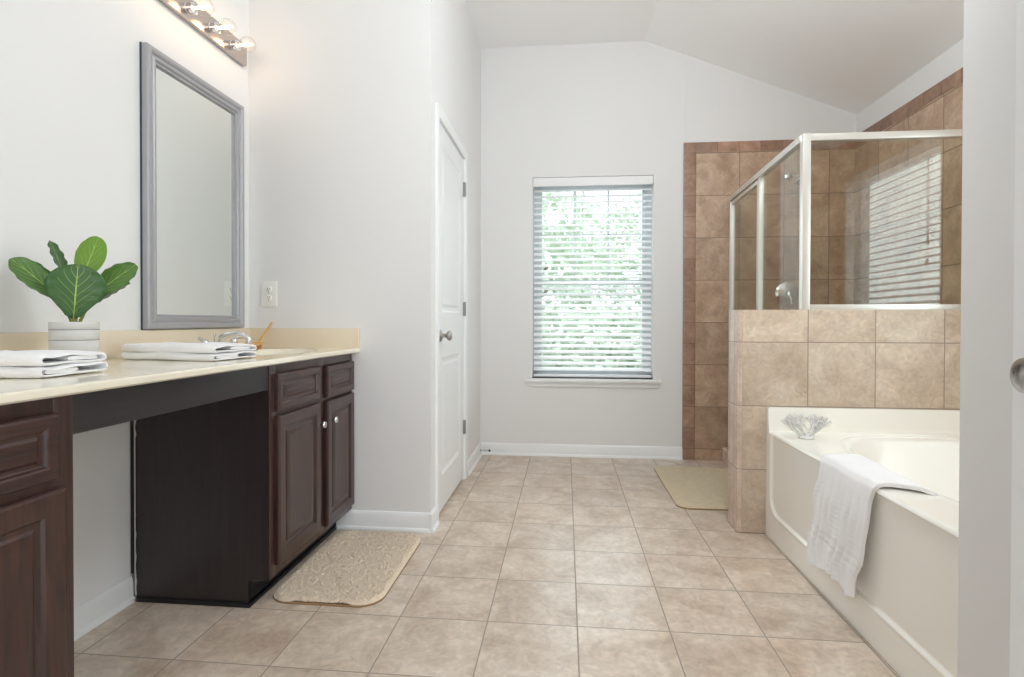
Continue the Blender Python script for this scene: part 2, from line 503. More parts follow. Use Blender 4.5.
# ================================================================== BACK WINDOW
def window(name, c, half_w, z0, z1, outdir, side, hung=True):
    """c = centre point on the inner wall plane; outdir = unit vector out of the room; side = unit vector along the wall"""
    o = Vector(outdir); s = Vector(side)
    root = thing(name, (c[0], c[1], z0), None, None)
    root['kind'] = 'structure'

    def bx(b, u0, u1, d0, d1, a, e, mat=None):
        P = [Vector(c[:2] + (0,)) + s * u + o * d + Vector((0, 0, z)) for u in (u0, u1) for d in (d0, d1) for z in (a, e)]
        b.add(P, [(0, 1, 3, 2), (4, 6, 7, 5), (0, 4, 5, 1), (2, 3, 7, 6), (0, 2, 6, 4), (1, 5, 7, 3)], mat)
    W = half_w
    b = MB()
    for u0, u1 in ((-W, -W + .035), (W - .035, W)): bx(b, u0, u1, .085, .15, z0, z1)
    bx(b, -W, W, .085, .15, z0, z0 + .035); bx(b, -W, W, .085, .15, z1 - .035, z1)
    b.build('window_frame', VINYL, root, bevel=.002)
    zm = z0 + (z1 - z0) * .48
    # sashes
    if not hung:
        b = MB(); bx(b, -W + .03, W - .03, .11, .114, z0 + .03, z1 - .03); b.build('pane', WGLASS, root)
        return root, bx
    for nm, a, e, d in (('lower_sash', z0 + .035, zm + .02, .095), ('upper_sash', zm - .02, z1 - .035, .118)):
        b = MB()
        for u0, u1 in ((-W + .035, -W + .07), (W - .07, W - .035)): bx(b, u0, u1, d, d + .022, a, e)
        bx(b, -W + .07, W - .07, d, d + .022, a, a + .04); bx(b, -W + .07, W - .07, d, d + .022, e - .04, e)
        w3 = (2 * W - .14) / 3
        if nm == 'upper_sash':
            for k in (1, 2): bx(b, -W + .07 + k * w3 - .008, -W + .07 + k * w3 + .008, d + .006, d + .016, a + .04, e - .04)
            bx(b, -W + .07, W - .07, d + .006, d + .016, (a + e) / 2 - .008, (a + e) / 2 + .008)
        sash = b.build(nm, VINYL, root, bevel=.0015)
        b = MB(); bx(b, -W + .06, W - .06, d + .009, d + .012, a + .03, e - .03)
        b.build('pane', WGLASS, sash)
    return root, bx

cxw = (WX0 + WX1) / 2
w1, bx = window('window_1', (cxw, YB), (WX1 - WX0) / 2, WZ0, WZ1, (0, 1, 0), (1, 0, 0))
b = MB(); b.box(-0.312, 0.714, YB - .042, YB + .085, .575, .6)
b.build('window_sill', TRIM, w1, bevel=.005)
b = MB(); b.box(-0.295, 0.70, YB - .014, YB, .535, .576)
b.build('window_apron', TRIM, w1, bevel=.004)
w2, _ = window('window_2', (XR, (TY0 + TY1) / 2), (TY1 - TY0) / 2, TZ0, TZ1, (1, 0, 0), (0, 1, 0), False)
b = MB(); b.box(XR - .02, XR + .085, TY0 - .01, TY1 + .01, TZ0 - .02, TZ0 + .004)
b.build('window_sill', TRIM, w2, bevel=.003)


# ================================================================== BLINDS
def blind(name, c, half_w, z0, z1, outdir, side, label, group, tilt=27, depth=.04):
    o = Vector(outdir); s = Vector(side); C0 = Vector((c[0], c[1], 0)) + o * depth
    root = thing(name, (c[0], c[1], z0), label, 'window blind', group)

    def bx(b, u0, u1, d0, d1, a, e):
        P = [C0 + s * u + o * d + Vector((0, 0, z)) for u in (u0, u1) for d in (d0, d1) for z in (a, e)]
        b.add(P, [(0, 1, 3, 2), (4, 6, 7, 5), (0, 4, 5, 1), (2, 3, 7, 6), (0, 2, 6, 4), (1, 5, 7, 3)])
    W = half_w
    b = MB(); bx(b, -W, W, -.028, .028, z1 - .045, z1); b.build('headrail', BLIND, root, bevel=.002)
    b = MB(); bx(b, -W - .002, W + .002, -.042, -.034, z1 - .068, z1 - .002)
    bx(b, -W - .002, -W + .006, -.036, -.005, z1 - .068, z1 - .002); bx(b, W - .006, W + .002, -.036, -.005, z1 - .068, z1 - .002)
    b.build('valance', BLIND, root, bevel=.003)
    pitch_ = .0445
    n = int((z1 - .085 - z0 - .03) / pitch_) + 1
    ct, st = math.cos(math.radians(tilt)), math.sin(math.radians(tilt))
    # one slat, copied
    b = MB(); hw = .025; th = .0014
    sec = []
    for k in range(7):
        t = -1 + 2 * k / 6; sec.append((t * hw, .0028 * (1 - t * t)))
    sec = [(x, z + th) for x, z in sec] + [(x, z - th) for x, z in reversed(sec)]
    b.rings([[s * u + o * (x * ct - z * st) + Vector((0, 0, x * st + z * ct)) for x, z in sec] for u in (-W + .004, W - .004)])
    first = None
    zs = [z1 - .095 - k * pitch_ for k in range(n)]
    for k, z in enumerate(zs):
        if z < z0 + .035: break
        if first is None:
            sl = b.build('slat', BLIND, None, smooth=True, angle=50); first = sl
        else:
            sl = first.copy(); COL.objects.link(sl)
        sl.location = C0 + Vector((0, 0, z)) - Vector(root.location)
        sl.parent = root
    b = MB(); bx(b, -W + .003, W - .003, -.025, .025, z0 + .006, z0 + .024)
    b.build('bottom_rail', BLIND, root, bevel=.004)
    for u in (-W * .62, 0, W * .62) if W > .3 else (-W * .5, W * .5):
        b = MB()
        for d in (-.026, .026):
            P = C0 + s * u + o * d
            b.tube([P + Vector((0, 0, z0 + .02)), P + Vector((0, 0, z1 - .05))], .0008, 6)
        b.build('ladder_cord', CORD, root)
    return root, C0, s, o

bl, C0, s_, o_ = blind('window_blind', (cxw, YB), (WX1 - WX0) / 2 - .006, WZ0 + .004, WZ1 - .002, (0, 1, 0), (1, 0, 0),
      'white slatted blind on the window in the back wall', None)
bl2, C0, s_, o_ = blind('window_blind', (XR, (TY0 + TY1) / 2), (TY1 - TY0) / 2 - .006, TZ0 + .008, TZ1 - .002, (1, 0, 0), (0, 1, 0),
      'white slatted blind of the tub window, seen mirrored in the shower glass', None, tilt=20, depth=.028)
# pull cords with tassels near the far end of the tub blind
b = MB(); P = Vector((XR - .012, TY1 - .11, 0)); b.tube([P + Vector((0, 0, 1.40)), P + Vector((0, 0, TZ1 - .06))], .0013, 6)
b.tube([P + Vector((0, .006, 1.52)), P + Vector((0, .006, TZ1 - .06))], .0013, 6)
pc = b.build('pull_cord', CORD, bl2)
for dy, z in ((0, 1.37), (.006, 1.49)):
    b = MB(); b.lathe([(.003, .035), (.006, .03), (.008, .006), (.006, 0)], P + Vector((0, dy, z)), seg=12)
    t = b.build('tassel', TASSEL, bl2, smooth=True)
    t['label'] = 'tan wooden cord tassel'

# ================================================================== HALL DOOR (closet door)
d1 = thing('door_1', (XH, 3.165, 0), None, None); d1['kind'] = 'structure'


def leaf_panel(b, x, y0, y1, z0, z1, thick, panels, nx, mat=None, depths=((.0, 0), (.012, -.006), (.03, -.009), (.045, -.003))):
    """door slab whose visible face is at x with normal nx; recessed panels as nested rectangles"""
    def pt(y, z, d): return (x + nx * d, y, z)
    # face divided into strips around panels (all panels share y-range)
    py0, py1 = panels[0][0], panels[0][1]
    zs = [z0] + [q for p_ in panels for q in (p_[2], p_[3])] + [z1]
    def quad(ya, yb, za, zb): b.add([pt(ya, za, 0), pt(yb, za, 0), pt(yb, zb, 0), pt(ya, zb, 0)], [(0, 1, 2, 3)], mat)
    quad(y0, py0, z0, z1); quad(py1, y1, z0, z1)
    for k in range(0, len(zs), 2): quad(py0, py1, zs[k], zs[k + 1])
    for (a, c_, d_, e) in panels:
        rings = []
        for ins, dep in depths:
            rings.append([pt(a + ins, d_ + ins, dep), pt(c_ - ins, d_ + ins, dep), pt(c_ - ins, e - ins, dep), pt(a + ins, e - ins, dep)])
        b.rings(rings, True, False, True, mat)
    xb_ = x - nx * thick
    b.add([(x, y0, z0), (x, y1, z0), (x, y1, z1), (x, y0, z1), (xb_, y0, z0), (xb_, y1, z0), (xb_, y1, z1), (xb_, y0, z1)],
          [(4, 5, 6, 7), (0, 1, 5, 4), (1, 2, 6, 5), (2, 3, 7, 6), (3, 0, 4, 7)], mat)

b = MB()
leaf_panel(b, -.664, 2.776, 3.500, .018, 2.088, .035, [(2.885, 3.39, .20, .84), (2.885, 3.39, 1.085, 1.98)], 1)
slab = b.build('door_slab', DOORP, d1, bevel=.0)
b = MB()   # jamb lining
b.box(XH - .1, XH, 2.761, 2.773, 0, 2.105); b.box(XH - .1, XH, 3.502, 3.52, 0, 2.105); b.box(XH - .1, XH, 2.762, 3.52, 2.092, 2.105)
b.box(-.72, -.702, 2.773, 3.502, 0, 2.092)
b.build('door_jamb', TRIM, d1)


def casing(b, x, nx, y0, y1, zt, w=.057, t=.016):
    """three-sided door casing around an opening y0..y1, top zt"""
    sec = [(0, t * .55), (w * .25, t * .8), (w * .8, t), (w, t * .9), (w, 0), (0, 0)]
    for ya, sg in ((y0, -1), (y1, 1)):
        b.rings([[(x + nx * d, ya + sg * u, z if z == 0 else z + u) for u, d in sec] for z in (0, zt)])
    b.rings([[(x + nx * d, ya + (-u if ya == y0 else u), zt + u) for u, d in sec] for ya in (y0, y1)])

b = MB(); casing(b, XH, 1, 2.770, 3.508, 2.094, w=.052)
b.build('door_casing', TRIM, d1, smooth=True, angle=25)


def knob(root, base, axis, mat, r=.027, L=.062, prefix='door_knob'):
    b = MB()
    b.lathe([(.001, 0), (.032, 0), (.032, .004), (.026, .009), (.012, .012), (.0105, .03), (.013, .034), (.022, .04), (r, .048), (r * .98, .056), (.02, L), (.006, L + .003), (.001, L + .003)], base, axis, 36)
    return b.build(prefix, mat, root, smooth=True, angle=60)

k = knob(d1, (-.664, 2.842, .960), (1, 0, 0), NICKEL)
k['label'] = 'satin nickel door knob'
for z in (1.895, 1.117, .347):
    b = MB(); b.box(-.666, -.655, 3.488, 3.508, z - .044, z + .044)
    b.tube([(-.652, 3.502, z - .045), (-.652, 3.502, z + .045)], .006, 10)
    hg = b.build('hinge', HINGE, d1, bevel=.0015)
    hg['label'] = 'grey steel hinge'

# door stop on the baseboard by the back corner
ds = thing('door_stop', (-.64, 4.10, .05), 'small spring door stop on the baseboard in the back left corner', 'door stop')
b = MB()
pts = []
for i in range(90):
    t = i / 89; a = t * 2 * PI * 9
    pts.append((-.636 + .055 * t, 4.11 + .005 * math.cos(a), .05 + .005 * math.sin(a)))
b.tube(pts, .0013, 6); b.build('spring', NICKEL, ds, smooth=True)
b = MB(); b.lathe([(.001, 0), (.011, 0), (.011, .003), (.006, .006), (.001, .006)], (-.647, 4.11, .05), (1, 0, 0), 16); b.build('mounting_base', NICKEL, ds, smooth=True)
b = MB(); b.lathe([(.001, 0), (.007, 0), (.008, .01), (.006, .014), (.001, .014)], (-.582, 4.11, .05), (1, 0, 0), 16); t = b.build('rubber_tip', HOLE, ds, smooth=True)

# near open door on the right edge of the picture
d2 = thing('door_2', (.67, .5, 0), None, None); d2['kind'] = 'structure'
b = MB()
leaf_panel(b, .674, .10, .893, .012, 2.04, .035, [(.22, .762, .22, .84), (.22, .762, 1.06, 1.92)], -1)
b.build('door_slab', DOORP, d2)
k = knob(d2, (.674, .80, .963), (-1, 0, 0), NICKEL, r=.0245, L=.052)
k['label'] = 'satin nickel door knob'

# ================================================================== VANITY CABINETS
def front_panel(name, parent, x, y0, y1, z0, z1, mat, fr=.05, t=.02):
    """raised-panel drawer / door front facing +X, its face at x"""
    b = MB()
    prof = [(0, -t), (0, -.006), (.003, -.002), (.007, 0), (fr * .72, 0), (fr * .82, -.002), (fr * .9, -.008), (fr, -.010), (fr + .006, -.010), (fr + .012, -.006), (fr + .028, -.003), (fr + .032, -.0035)]
    mx = min(y1 - y0, z1 - z0) / 2 - .002
    rings = []
    for ins, d in prof:
        i = min(ins, mx)
        rings.append([(x + d, y0 + i, z0 + i), (x + d, y1 - i, z0 + i), (x + d, y1 - i, z1 - i), (x + d, y0 + i, z1 - i)])
    b.rings(rings)
    return b.build(name, mat, parent, smooth=True, angle=22)


def cab_knob(parent, x, y, z):
    b = MB()
    b.lathe([(.001, -.001), (.006, -.001), (.005, .004), (.0045, .012), (.009, .017), (.0145, .021), (.0155, .026), (.012, .031), (.004, .033), (.001, .033)], (x, y, z), (1, 0, 0), 28)
    o = b.build('knob', CHROME, parent, smooth=True, angle=60)
    o['label'] = 'polished round metal knob'
    return o

FX = -1.060   # face-frame plane
va = thing('vanity_cabinet', (-1.33, 2.24, 0), 'dark brown sink cabinet with two doors and two drawers by the closet corner', 'cabinet')
b = MB()
b.box(XL + .022, FX - .02, 1.87, 2.61, .1, .118); b.box(XL + .022, FX - .02, 2.59, 2.61, .1, .8795); b.box(XL + .022, XL + .03, 1.87, 2.6, .1, .8795)
b.build('carcass', PANELD, va)
b = MB()   # end panel with toe-kick notch
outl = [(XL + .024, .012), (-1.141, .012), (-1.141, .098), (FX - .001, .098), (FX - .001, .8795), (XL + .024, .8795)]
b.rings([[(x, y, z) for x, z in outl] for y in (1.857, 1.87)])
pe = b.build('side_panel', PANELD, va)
pe['label'] = 'nearly black side panel facing the knee space'
b = MB()
FRM = [(1.858, 1.900, .1, .8795), (2.598, 2.618, .1, .8795), (2.235, 2.300, .1, .8795)]
for a in FRM: b.box(FX - .019, FX, *a)
for z0, z1 in ((.1, .150), (.685, .708), (.84, .8795)): b.box(FX - .0195, FX - .0004, 1.86, 2.617, z0, z1)
b.build('face_frame', WOOD, va, bevel=.001)
b = MB(); b.box(FX - .03, FX - .02, 1.9, 2.6, .14, .85); b.build('inner_panel', TOEK, va)
front_panel('drawer', va, -1.040, 1.893, 2.236, .705, .843, WOODH, fr=.036)
front_panel('drawer', va, -1.040, 2.302, 2.606, .698, .838, WOODH, fr=.036)
dr = front_panel('door', va, -1.040, 1.893, 2.236, .140, .686, WOOD, fr=.055)
cab_knob(dr, -1.040, 2.212, .597)
dr = front_panel('door', va, -1.040, 2.302, 2.606, .128, .682, WOOD, fr=.055)
cab_knob(dr, -1.040, 2.328, .597)
b = MB()
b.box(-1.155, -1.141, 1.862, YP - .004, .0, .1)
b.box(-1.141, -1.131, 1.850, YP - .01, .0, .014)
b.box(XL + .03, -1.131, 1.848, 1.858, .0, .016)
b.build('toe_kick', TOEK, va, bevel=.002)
b = MB()   # ragged caulk line down the back edge of the side panel
random.seed(3)
rg = []
for k_ in range(70):
    z = .02 + k_ * .011
    w = .0006 + max(0, .010 * noise.noise(Vector((z * 33, 3.1, .7))) - .0008)
    rg.append([(XL + .018, 1.8575, z), (XL + .018, 1.8545, z), (XL + .021 + w, 1.8545, z), (XL + .021 + w, 1.8575, z)])
b.rings(rg)
c_ = b.build('caulk_line', CAULK, va)
c_['label'] = 'patchy white caulk along the wall'
b = MB(); b.box(XL + .002, XL + .026, 1.857, 1.875, .1, .8795); b.build('scribe_strip', TOEK, va)

vn = thing('vanity_cabinet', (-1.33, .7, 0), 'dark brown cabinet with one drawer over a door, cut off by the left edge', 'cabinet')
NY0, NY1 = .42, 1.076
b = MB(); b.box(XL + .005, FX - .02, NY0, NY1, .1, .8795); b.build('carcass', PANELD, vn)
b = MB()
for a in [(NY0, NY0 + .04, .1, .8795), (NY1 - .045, NY1, .1, .8795)]: b.box(FX - .019, FX, *a)
for z0, z1 in ((.1, .150), (.675, .71), (.84, .8795)): b.box(FX - .0195, FX - .0004, NY0 + .01, NY1 - .002, z0, z1)
b.build('face_frame', WOOD, vn, bevel=.001)
front_panel('drawer', vn, -1.040, NY0 + .035, 1.030, .707, .844, WOODH, fr=.036)
dr = front_panel('door', vn, -1.040, NY0 + .035, 1.044, .140, .686, WOOD, fr=.06)
cab_knob(dr, -1.040, NY0 + .06, .6)
b = MB(); b.box(XL + .01, -1.141, NY0, NY1 - .004, 0, .1); b.build('toe_kick', TOEK, vn)

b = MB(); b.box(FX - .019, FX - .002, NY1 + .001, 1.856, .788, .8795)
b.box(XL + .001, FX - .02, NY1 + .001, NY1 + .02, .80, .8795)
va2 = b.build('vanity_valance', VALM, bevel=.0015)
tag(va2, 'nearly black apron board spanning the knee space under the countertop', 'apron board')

# countertop with integral oval bowl
ct = thing('countertop', (-1.3, 1.5, .876), 'cream cultured marble countertop with backsplash and built-in oval sink', 'countertop')
CX0, CX1, CY0, CY1, CZ = XL + .001, -1.018, .30, YP - .001, .902
bc = (-1.285, 2.215)


def bowl_z(x, y):
    r = math.hypot((x - bc[0]) / .19, (y - bc[1]) / .245)
    if r >= 1.08: return CZ
    if r > 1.0: return CZ + .002 * math.sin((r - 1.0) / .08 * PI)
    return CZ - .125 * (1 - r ** 2.6) * 1.0 - .006 * smoothstep(1.0, .93, r)

nx_, ny_ = 60, 150
ys = [CY0 + (1.85 - CY0) * i / 14 for i in range(14)] + [1.85 + (CY1 - 1.85) * i / ny_ for i in range(ny_ + 1)]
xs = [CX0 + (CX1 - .006 - CX0) * i / nx_ for i in range(nx_ + 1)]
b = MB()
rows = []
for y in ys:
    row = [(x, y, bowl_z(x, y)) for x in xs]
    for a in range(1, 7):
        t = a / 6 * PI / 2
        row.append((CX1 - .006 + .006 * math.sin(t), y, CZ - .006 + .006 * math.cos(t)))
    row += [(CX1, y, .885), (CX1 - .005, y, .8805)]
    row.append((CX0, y, .880))
    rows.append(row)
b.grid(rows)
n_ = len(rows[0])
b.add(rows[0], [tuple(range(n_))]); b.add(rows[-1], [tuple(reversed(range(n_)))])
slabo = b.build('slab', MARBLE, ct, smooth=True, angle=40)
b = MB(); b.box(XL + .001, XL + .021, CY0, CY1, CZ - .001, 1.0); b.build('backsplash', MARBLES, ct, bevel=.004)
b = MB(); b.box(XL + .021, CX1 + .001, CY1 - .02, CY1, CZ - .001, 1.0); b.build('side_splash', MARBLES, ct, bevel=.004)
b = MB(); b.lathe([(.001, 0), (.021, 0), (.022, .003), (.016, .004), (.001, .002)], (bc[0], bc[1], CZ - .1305), seg=24)
b.build('drain', CHROME, ct, smooth=True)

# ================================================================== FAUCET
fy = 2.235
fa = thing('faucet', (-1.50, fy, CZ), 'chrome two-handle sink faucet behind the folded towel', 'faucet')
b = MB()
b.lathe([(.001, 0), (.026, 0), (.026, .006), (.019, .012), (.016, .03), (.001, .03)], (-1.50, fy, CZ), seg=28)
pts = [(-1.50, fy, CZ + .02), (-1.50, fy, CZ + .045), (-1.488, fy, CZ + .062), (-1.46, fy, CZ + .075), (-1.42, fy, CZ + .078), (-1.385, fy, CZ + .070), (-1.368, fy, CZ + .055), (-1.366, fy, CZ + .042)]
b.tube(pts, [.016, .0155, .0145, .013, .012, .0115, .0115, .012], 18)
b.tube([(-1.366, fy, CZ + .045), (-1.366, fy, CZ + .036)], [.0135, .0135], 18)
b.build('spout', CHROME, fa, smooth=True, angle=50)
for sg in (-1, 1):
    y = fy + sg * .10
    b = MB()
    b.lathe([(.001, 0), (.025, 0), (.025, .005), (.018, .012), (.0155, .032), (.018, .038), (.018, .045), (.012, .053), (.001, .055)], (-1.50, y, CZ), seg=28)
    hd = b.build('handle_base', CHROME, fa, smooth=True, angle=50)
    b = MB()
    b.tube([(-1.50, y, CZ + .048), (-1.496, y + sg * .02, CZ + .055), (-1.49, y + sg * .045, CZ + .06), (-1.488, y + sg * .056, CZ + .06)], [.006, .0055, .0075, .004], 14)
    b.build('lever', CHROME, fa, smooth=True, angle=60)
b = MB(); b.tube([(-1.525, fy, CZ + .01), (-1.525, fy, CZ + .07)], .003, 10); b.lathe([(.001, 0), (.006, .001), (.006, .008), (.001, .01)], (-1.525, fy, CZ + .068), seg=14)
b.build('lift_rod', CHROME, fa, smooth=True)

# bath brush leaning in the corner by the faucet
bb = thing('bath_brush', (-1.47, 2.5, CZ), 'honey wood brush with a long handle leaning in the counter corner', 'brush')
b = MB()
h0 = Vector((-1.445, 2.44, CZ + .024)); h1 = Vector((-1.46, 2.585, CZ + .125))
hp = [h0.lerp(h1, t) for t in (0, .2, .5, .8, 1)]
b.tube(hp, [.008, .006, .0055, .006, .005], 12); b.build('handle', BAMBOO, bb, smooth=True)
b = MB()
rings = []
hc = Vector((-1.44, 2.40, CZ + .026))
for z, sc_ in ((-.008, .8), (-.005, 1), (.006, 1), (.011, .8), (.013, .4)):
    rings.append([hc + Vector((.03 * sc_ * math.cos(a), .058 * sc_ * math.sin(a), z)) for a in [k_ * 2 * PI / 28 for k_ in range(28)]])
b.rings(rings); b.build('brush_head', BAMBOO, bb, smooth=True)
b = MB(); random.seed(5)
for i in range(150):
    a = random.uniform(0, 2 * PI); r = math.sqrt(random.random()) * .88
    p_ = hc + Vector((.026 * r * math.cos(a), .052 * r * math.sin(a), -.006))
    q_ = p_ + Vector((random.uniform(-.003, .003), random.uniform(-.003, .003), -(p_.z - CZ) + .001))
    b.tube([p_, q_], .0014, 4)
br_ = b.build('bristles', BRISTLE, bb); br_['kind'] = 'stuff'; br_['label'] = 'amber bristles'


# ================================================================== FOLDED TOWELS
def folded_towel(name, label, cx_, cy_, lx, ly, th, base, rot, open_dir=1, layers=2, seed=1, group=None):
    """a towel folded over and over; the fold loops show on the end faces"""
    rnd = random.Random(seed)
    root = thing(name, (cx_, cy_, base), label, 'towel', group)
    # serpentine section in (s, z), extruded across the width
    lh = th / (layers)
    t = lh * .27
    ca, sa = math.cos(rot), math.sin(rot)
    for li in range(layers):
        # each layer is a flattened loop (a folded-over length of cloth)
        L_ = lx * (1 - .03 * li + rnd.uniform(-.01, .01))
        zc = base + lh * (li + .5)
        outer = []
        n = 96
        def sec(off, v):
            pts_ = []
            r = lh / 2 - off; st = L_ / 2 - lh / 2     # stadium: two round fold ends joined by flats
            path = [(st + r * math.cos(a), r * math.sin(a)) for a in [-PI / 2 + PI * q / 23 for q in range(24)]]
            path += [(st - 2 * st * q / 25, r) for q in range(1, 25)]
            path += [(-st + r * math.cos(a), r * math.sin(a)) for a in [PI / 2 + PI * q / 23 for q in range(24)]]
            path += [(-st + 2 * st * q / 25, -r) for q in range(1, 25)]
            for x, z in path:
                wob = .0022 * math.sin(x * 31 + li * 2 + v * 9) + .0014 * math.sin(x * 71 + v * 5 + seed)
                pinch = 1 - .06 * math.exp(-((x / (L_ / 2) + .15 * math.sin(seed + li)) ** 2) * 5)
                pts_.append((x, zc + z * pinch + (wob if z > 0 else wob * .4)))
            return pts_
        b = MB()
        nv = 26
        # outer skin
        RO = []; RI = []
        for j in range(nv + 1):
            v = j / nv; yy = (v - .5) * ly
            ed = min(v, 1 - v) * ly
            rnd_ = .004 * (1 - smoothstep(0, .006, ed))
            wav = .004 * math.sin(yy * 33 + li)
            so = sec(rnd_, v); si = sec(t, v)
            def W_(x, z, y_):
                X = x + wav; z = max(z, base + .0006)
                return (cx_ + X * ca - y_ * sa, cy_ + X * sa + y_ * ca, z)
            RO.append([W_(x, z, yy) for x, z in so]); RI.append([W_(x, z, yy) for x, z in si])
        no = len(b.v)
        b.rings(RO, True, False, False); b.rings(RI, True, False, False)
        m_ = n; tot = (nv + 1) * m_
        fs = []
        for j, base_i in ((0, 0), (nv, nv * m_)):
            for k_ in range(m_):
                k2 = (k_ + 1) % m_
                fs.append((base_i + k_, base_i + k2, tot + base_i + k2, tot + base_i + k_))
        for f_ in fs: b.f.append(f_); b.mi.append(0)
        # inner folded tongue filling the loop
        T_ = []
        for j in range(13):
            v = j / 12; yy = (v - .5) * (ly - .012)
            row = []
            for k_ in range(24):
                a = 2 * PI * k_ / 24; c1, s1 = math.cos(a), math.sin(a)
                x = math.copysign(abs(c1) ** .35 * (L_ / 2 - t - .018) * .62, c1) - .30 * (L_ / 2) * (-1) ** li
                z = zc + math.copysign(abs(s1) ** .8, s1) * (lh / 2 - t) * .8 + .0012 * math.sin(x * 40 + li)
                row.append((cx_ + x * ca - yy * sa, cy_ + x * sa + yy * ca, z))
            T_.append(row)
        b.rings(T_)
        b.build('fold', TOWELM, root, smooth=True, angle=70)
    return root

folded_towel('folded_towel', 'folded white towel stacked in two loops in front of the potted plant', -1.335, 1.215, .19, .29, .054, CZ + .0005, PI / 2, seed=2)
folded_towel('folded_towel', 'folded white towel lying in front of the faucet', -1.320, 1.80, .21, .385, .052, CZ + .0005, PI / 2 - .15, seed=5)

# ================================================================== POTTED PLANT
PC = Vector((-1.417, 1.446, CZ))
pl = thing('potted_plant', PC, 'fiddle-leaf fig with broad green leaves in a banded grey pot', 'plant')
R_ = .0585
b = MB()
prof = [(.001, 0), (R_ - .005, 0), (R_ - .001, .004), (R_, .01)]
prof += [(R_, .035), (R_ - .0012, .0365), (R_, .038), (R_, .076), (R_ - .0012, .0775), (R_, .079), (R_, .106), (R_ - .0012, .1075), (R_, .109), (R_, .127), (R_ - .001, .129), (R_ - .005, .129), (R_ - .006, .125), (R_ - .007, .10), (.001, .10)]
b.lathe([(r, h) for r, h in prof], PC + Vector((0, 0, .0005)), seg=64)
pot = b.build('pot', POTM, pl, smooth=True, angle=40)
b = MB()
for z in (.0365, .0775, .1075): b.lathe([(R_ - .002, z - .0012), (R_ + .0003, z - .001), (R_ + .0003, z + .001), (R_ - .002, z + .0012)], PC, seg=64)
bd = b.build('band', POTL, pot, smooth=True); bd['label'] = 'thin darker grey lines round the pot'
b = MB(); b.lathe([(.001, .101), (.052, .101), (.052, .116), (.03, .119), (.001, .12)], PC, seg=32); b.build('soil', SOIL, pl, smooth=True)

m, nt, bs = new_mat('fig_leaf')
N, L = nt.nodes, nt.links
uvn = N.new('ShaderNodeUVMap'); sp = N.new('ShaderNodeSeparateXYZ'); L.new(uvn.outputs[0], sp.inputs[0])
def mth(op, a, b_=None, c_=None):
    n = N.new('ShaderNodeMath'); n.operation = op
    for i, q in enumerate((a, b_, c_)):
        if q is None: continue
        if isinstance(q, (int, float)): n.inputs[i].default_value = q
        else: L.new(q, n.inputs[i])
    return n.outputs[0]
av = mth('ABSOLUTE', sp.outputs[1])
mid = mth('LESS_THAN', av, mth('MULTIPLY_ADD', sp.outputs[0], -.030, .042))
ph = mth('FRACT', mth('SUBTRACT', mth('MULTIPLY', sp.outputs[0], 6.0), mth('MULTIPLY', av, 3.0)))
lat = mth('LESS_THAN', mth('ABSOLUTE', mth('SUBTRACT', ph, .5)), mth('MULTIPLY_ADD', av, -.06, .06))
lat = mth('MULTIPLY', lat, mth('LESS_THAN', av, .66))
vein = mth('MAXIMUM', mid, mth('MULTIPLY', lat, .55))
nz = N.new('ShaderNodeTexNoise'); nz.inputs['Scale'].default_value = 22
oi = N.new('ShaderNodeAttribute'); oi.attribute_type = 'OBJECT'; oi.attribute_name = 'leaf_age'
mxa = N.new('ShaderNodeMix'); mxa.data_type = 'RGBA'; L.new(oi.outputs['Fac'], mxa.inputs[0])
mxa.inputs[6].default_value = lin((48, 90, 46)); mxa.inputs[7].default_value = lin((104, 146, 34))
mxb = N.new('ShaderNodeMix'); mxb.data_type = 'RGBA'; mxb.blend_type = 'MULTIPLY'; mxb.inputs[0].default_value = .5
L.new(mxa.outputs[2], mxb.inputs[6]); L.new(nz.outputs['Color'], mxb.inputs[7])
mxc = N.new('ShaderNodeMix'); mxc.data_type = 'RGBA'; L.new(vein, mxc.inputs[0]); L.new(mxa.outputs[2], mxc.inputs[6])
mxc.inputs[7].default_value = lin((168, 190, 96))
L.new(mxc.outputs[2], bs.inputs['Base Color']); bs.inputs['Roughness'].default_value = .38
bs.inputs['Subsurface Weight'].default_value = 0.0
bpn = N.new('ShaderNodeBump'); bpn.inputs['Strength'].default_value = .5; bpn.inputs['Distance'].default_value = .001; bpn.invert = True
L.new(vein, bpn.inputs['Height']); L.new(bpn.outputs[0], bs.inputs['Normal'])
LEAFM = m

RV = Vector((.713, .701, 0)).normalized(); TV = Vector((.701, -.713, 0)).normalized(); UV_ = Vector((0, 0, 1))
STEMTOP = Vector((0, .135, 0))  # (r, u, t)


def rel(r, u, t): return PC + RV * r + UV_ * u + TV * t


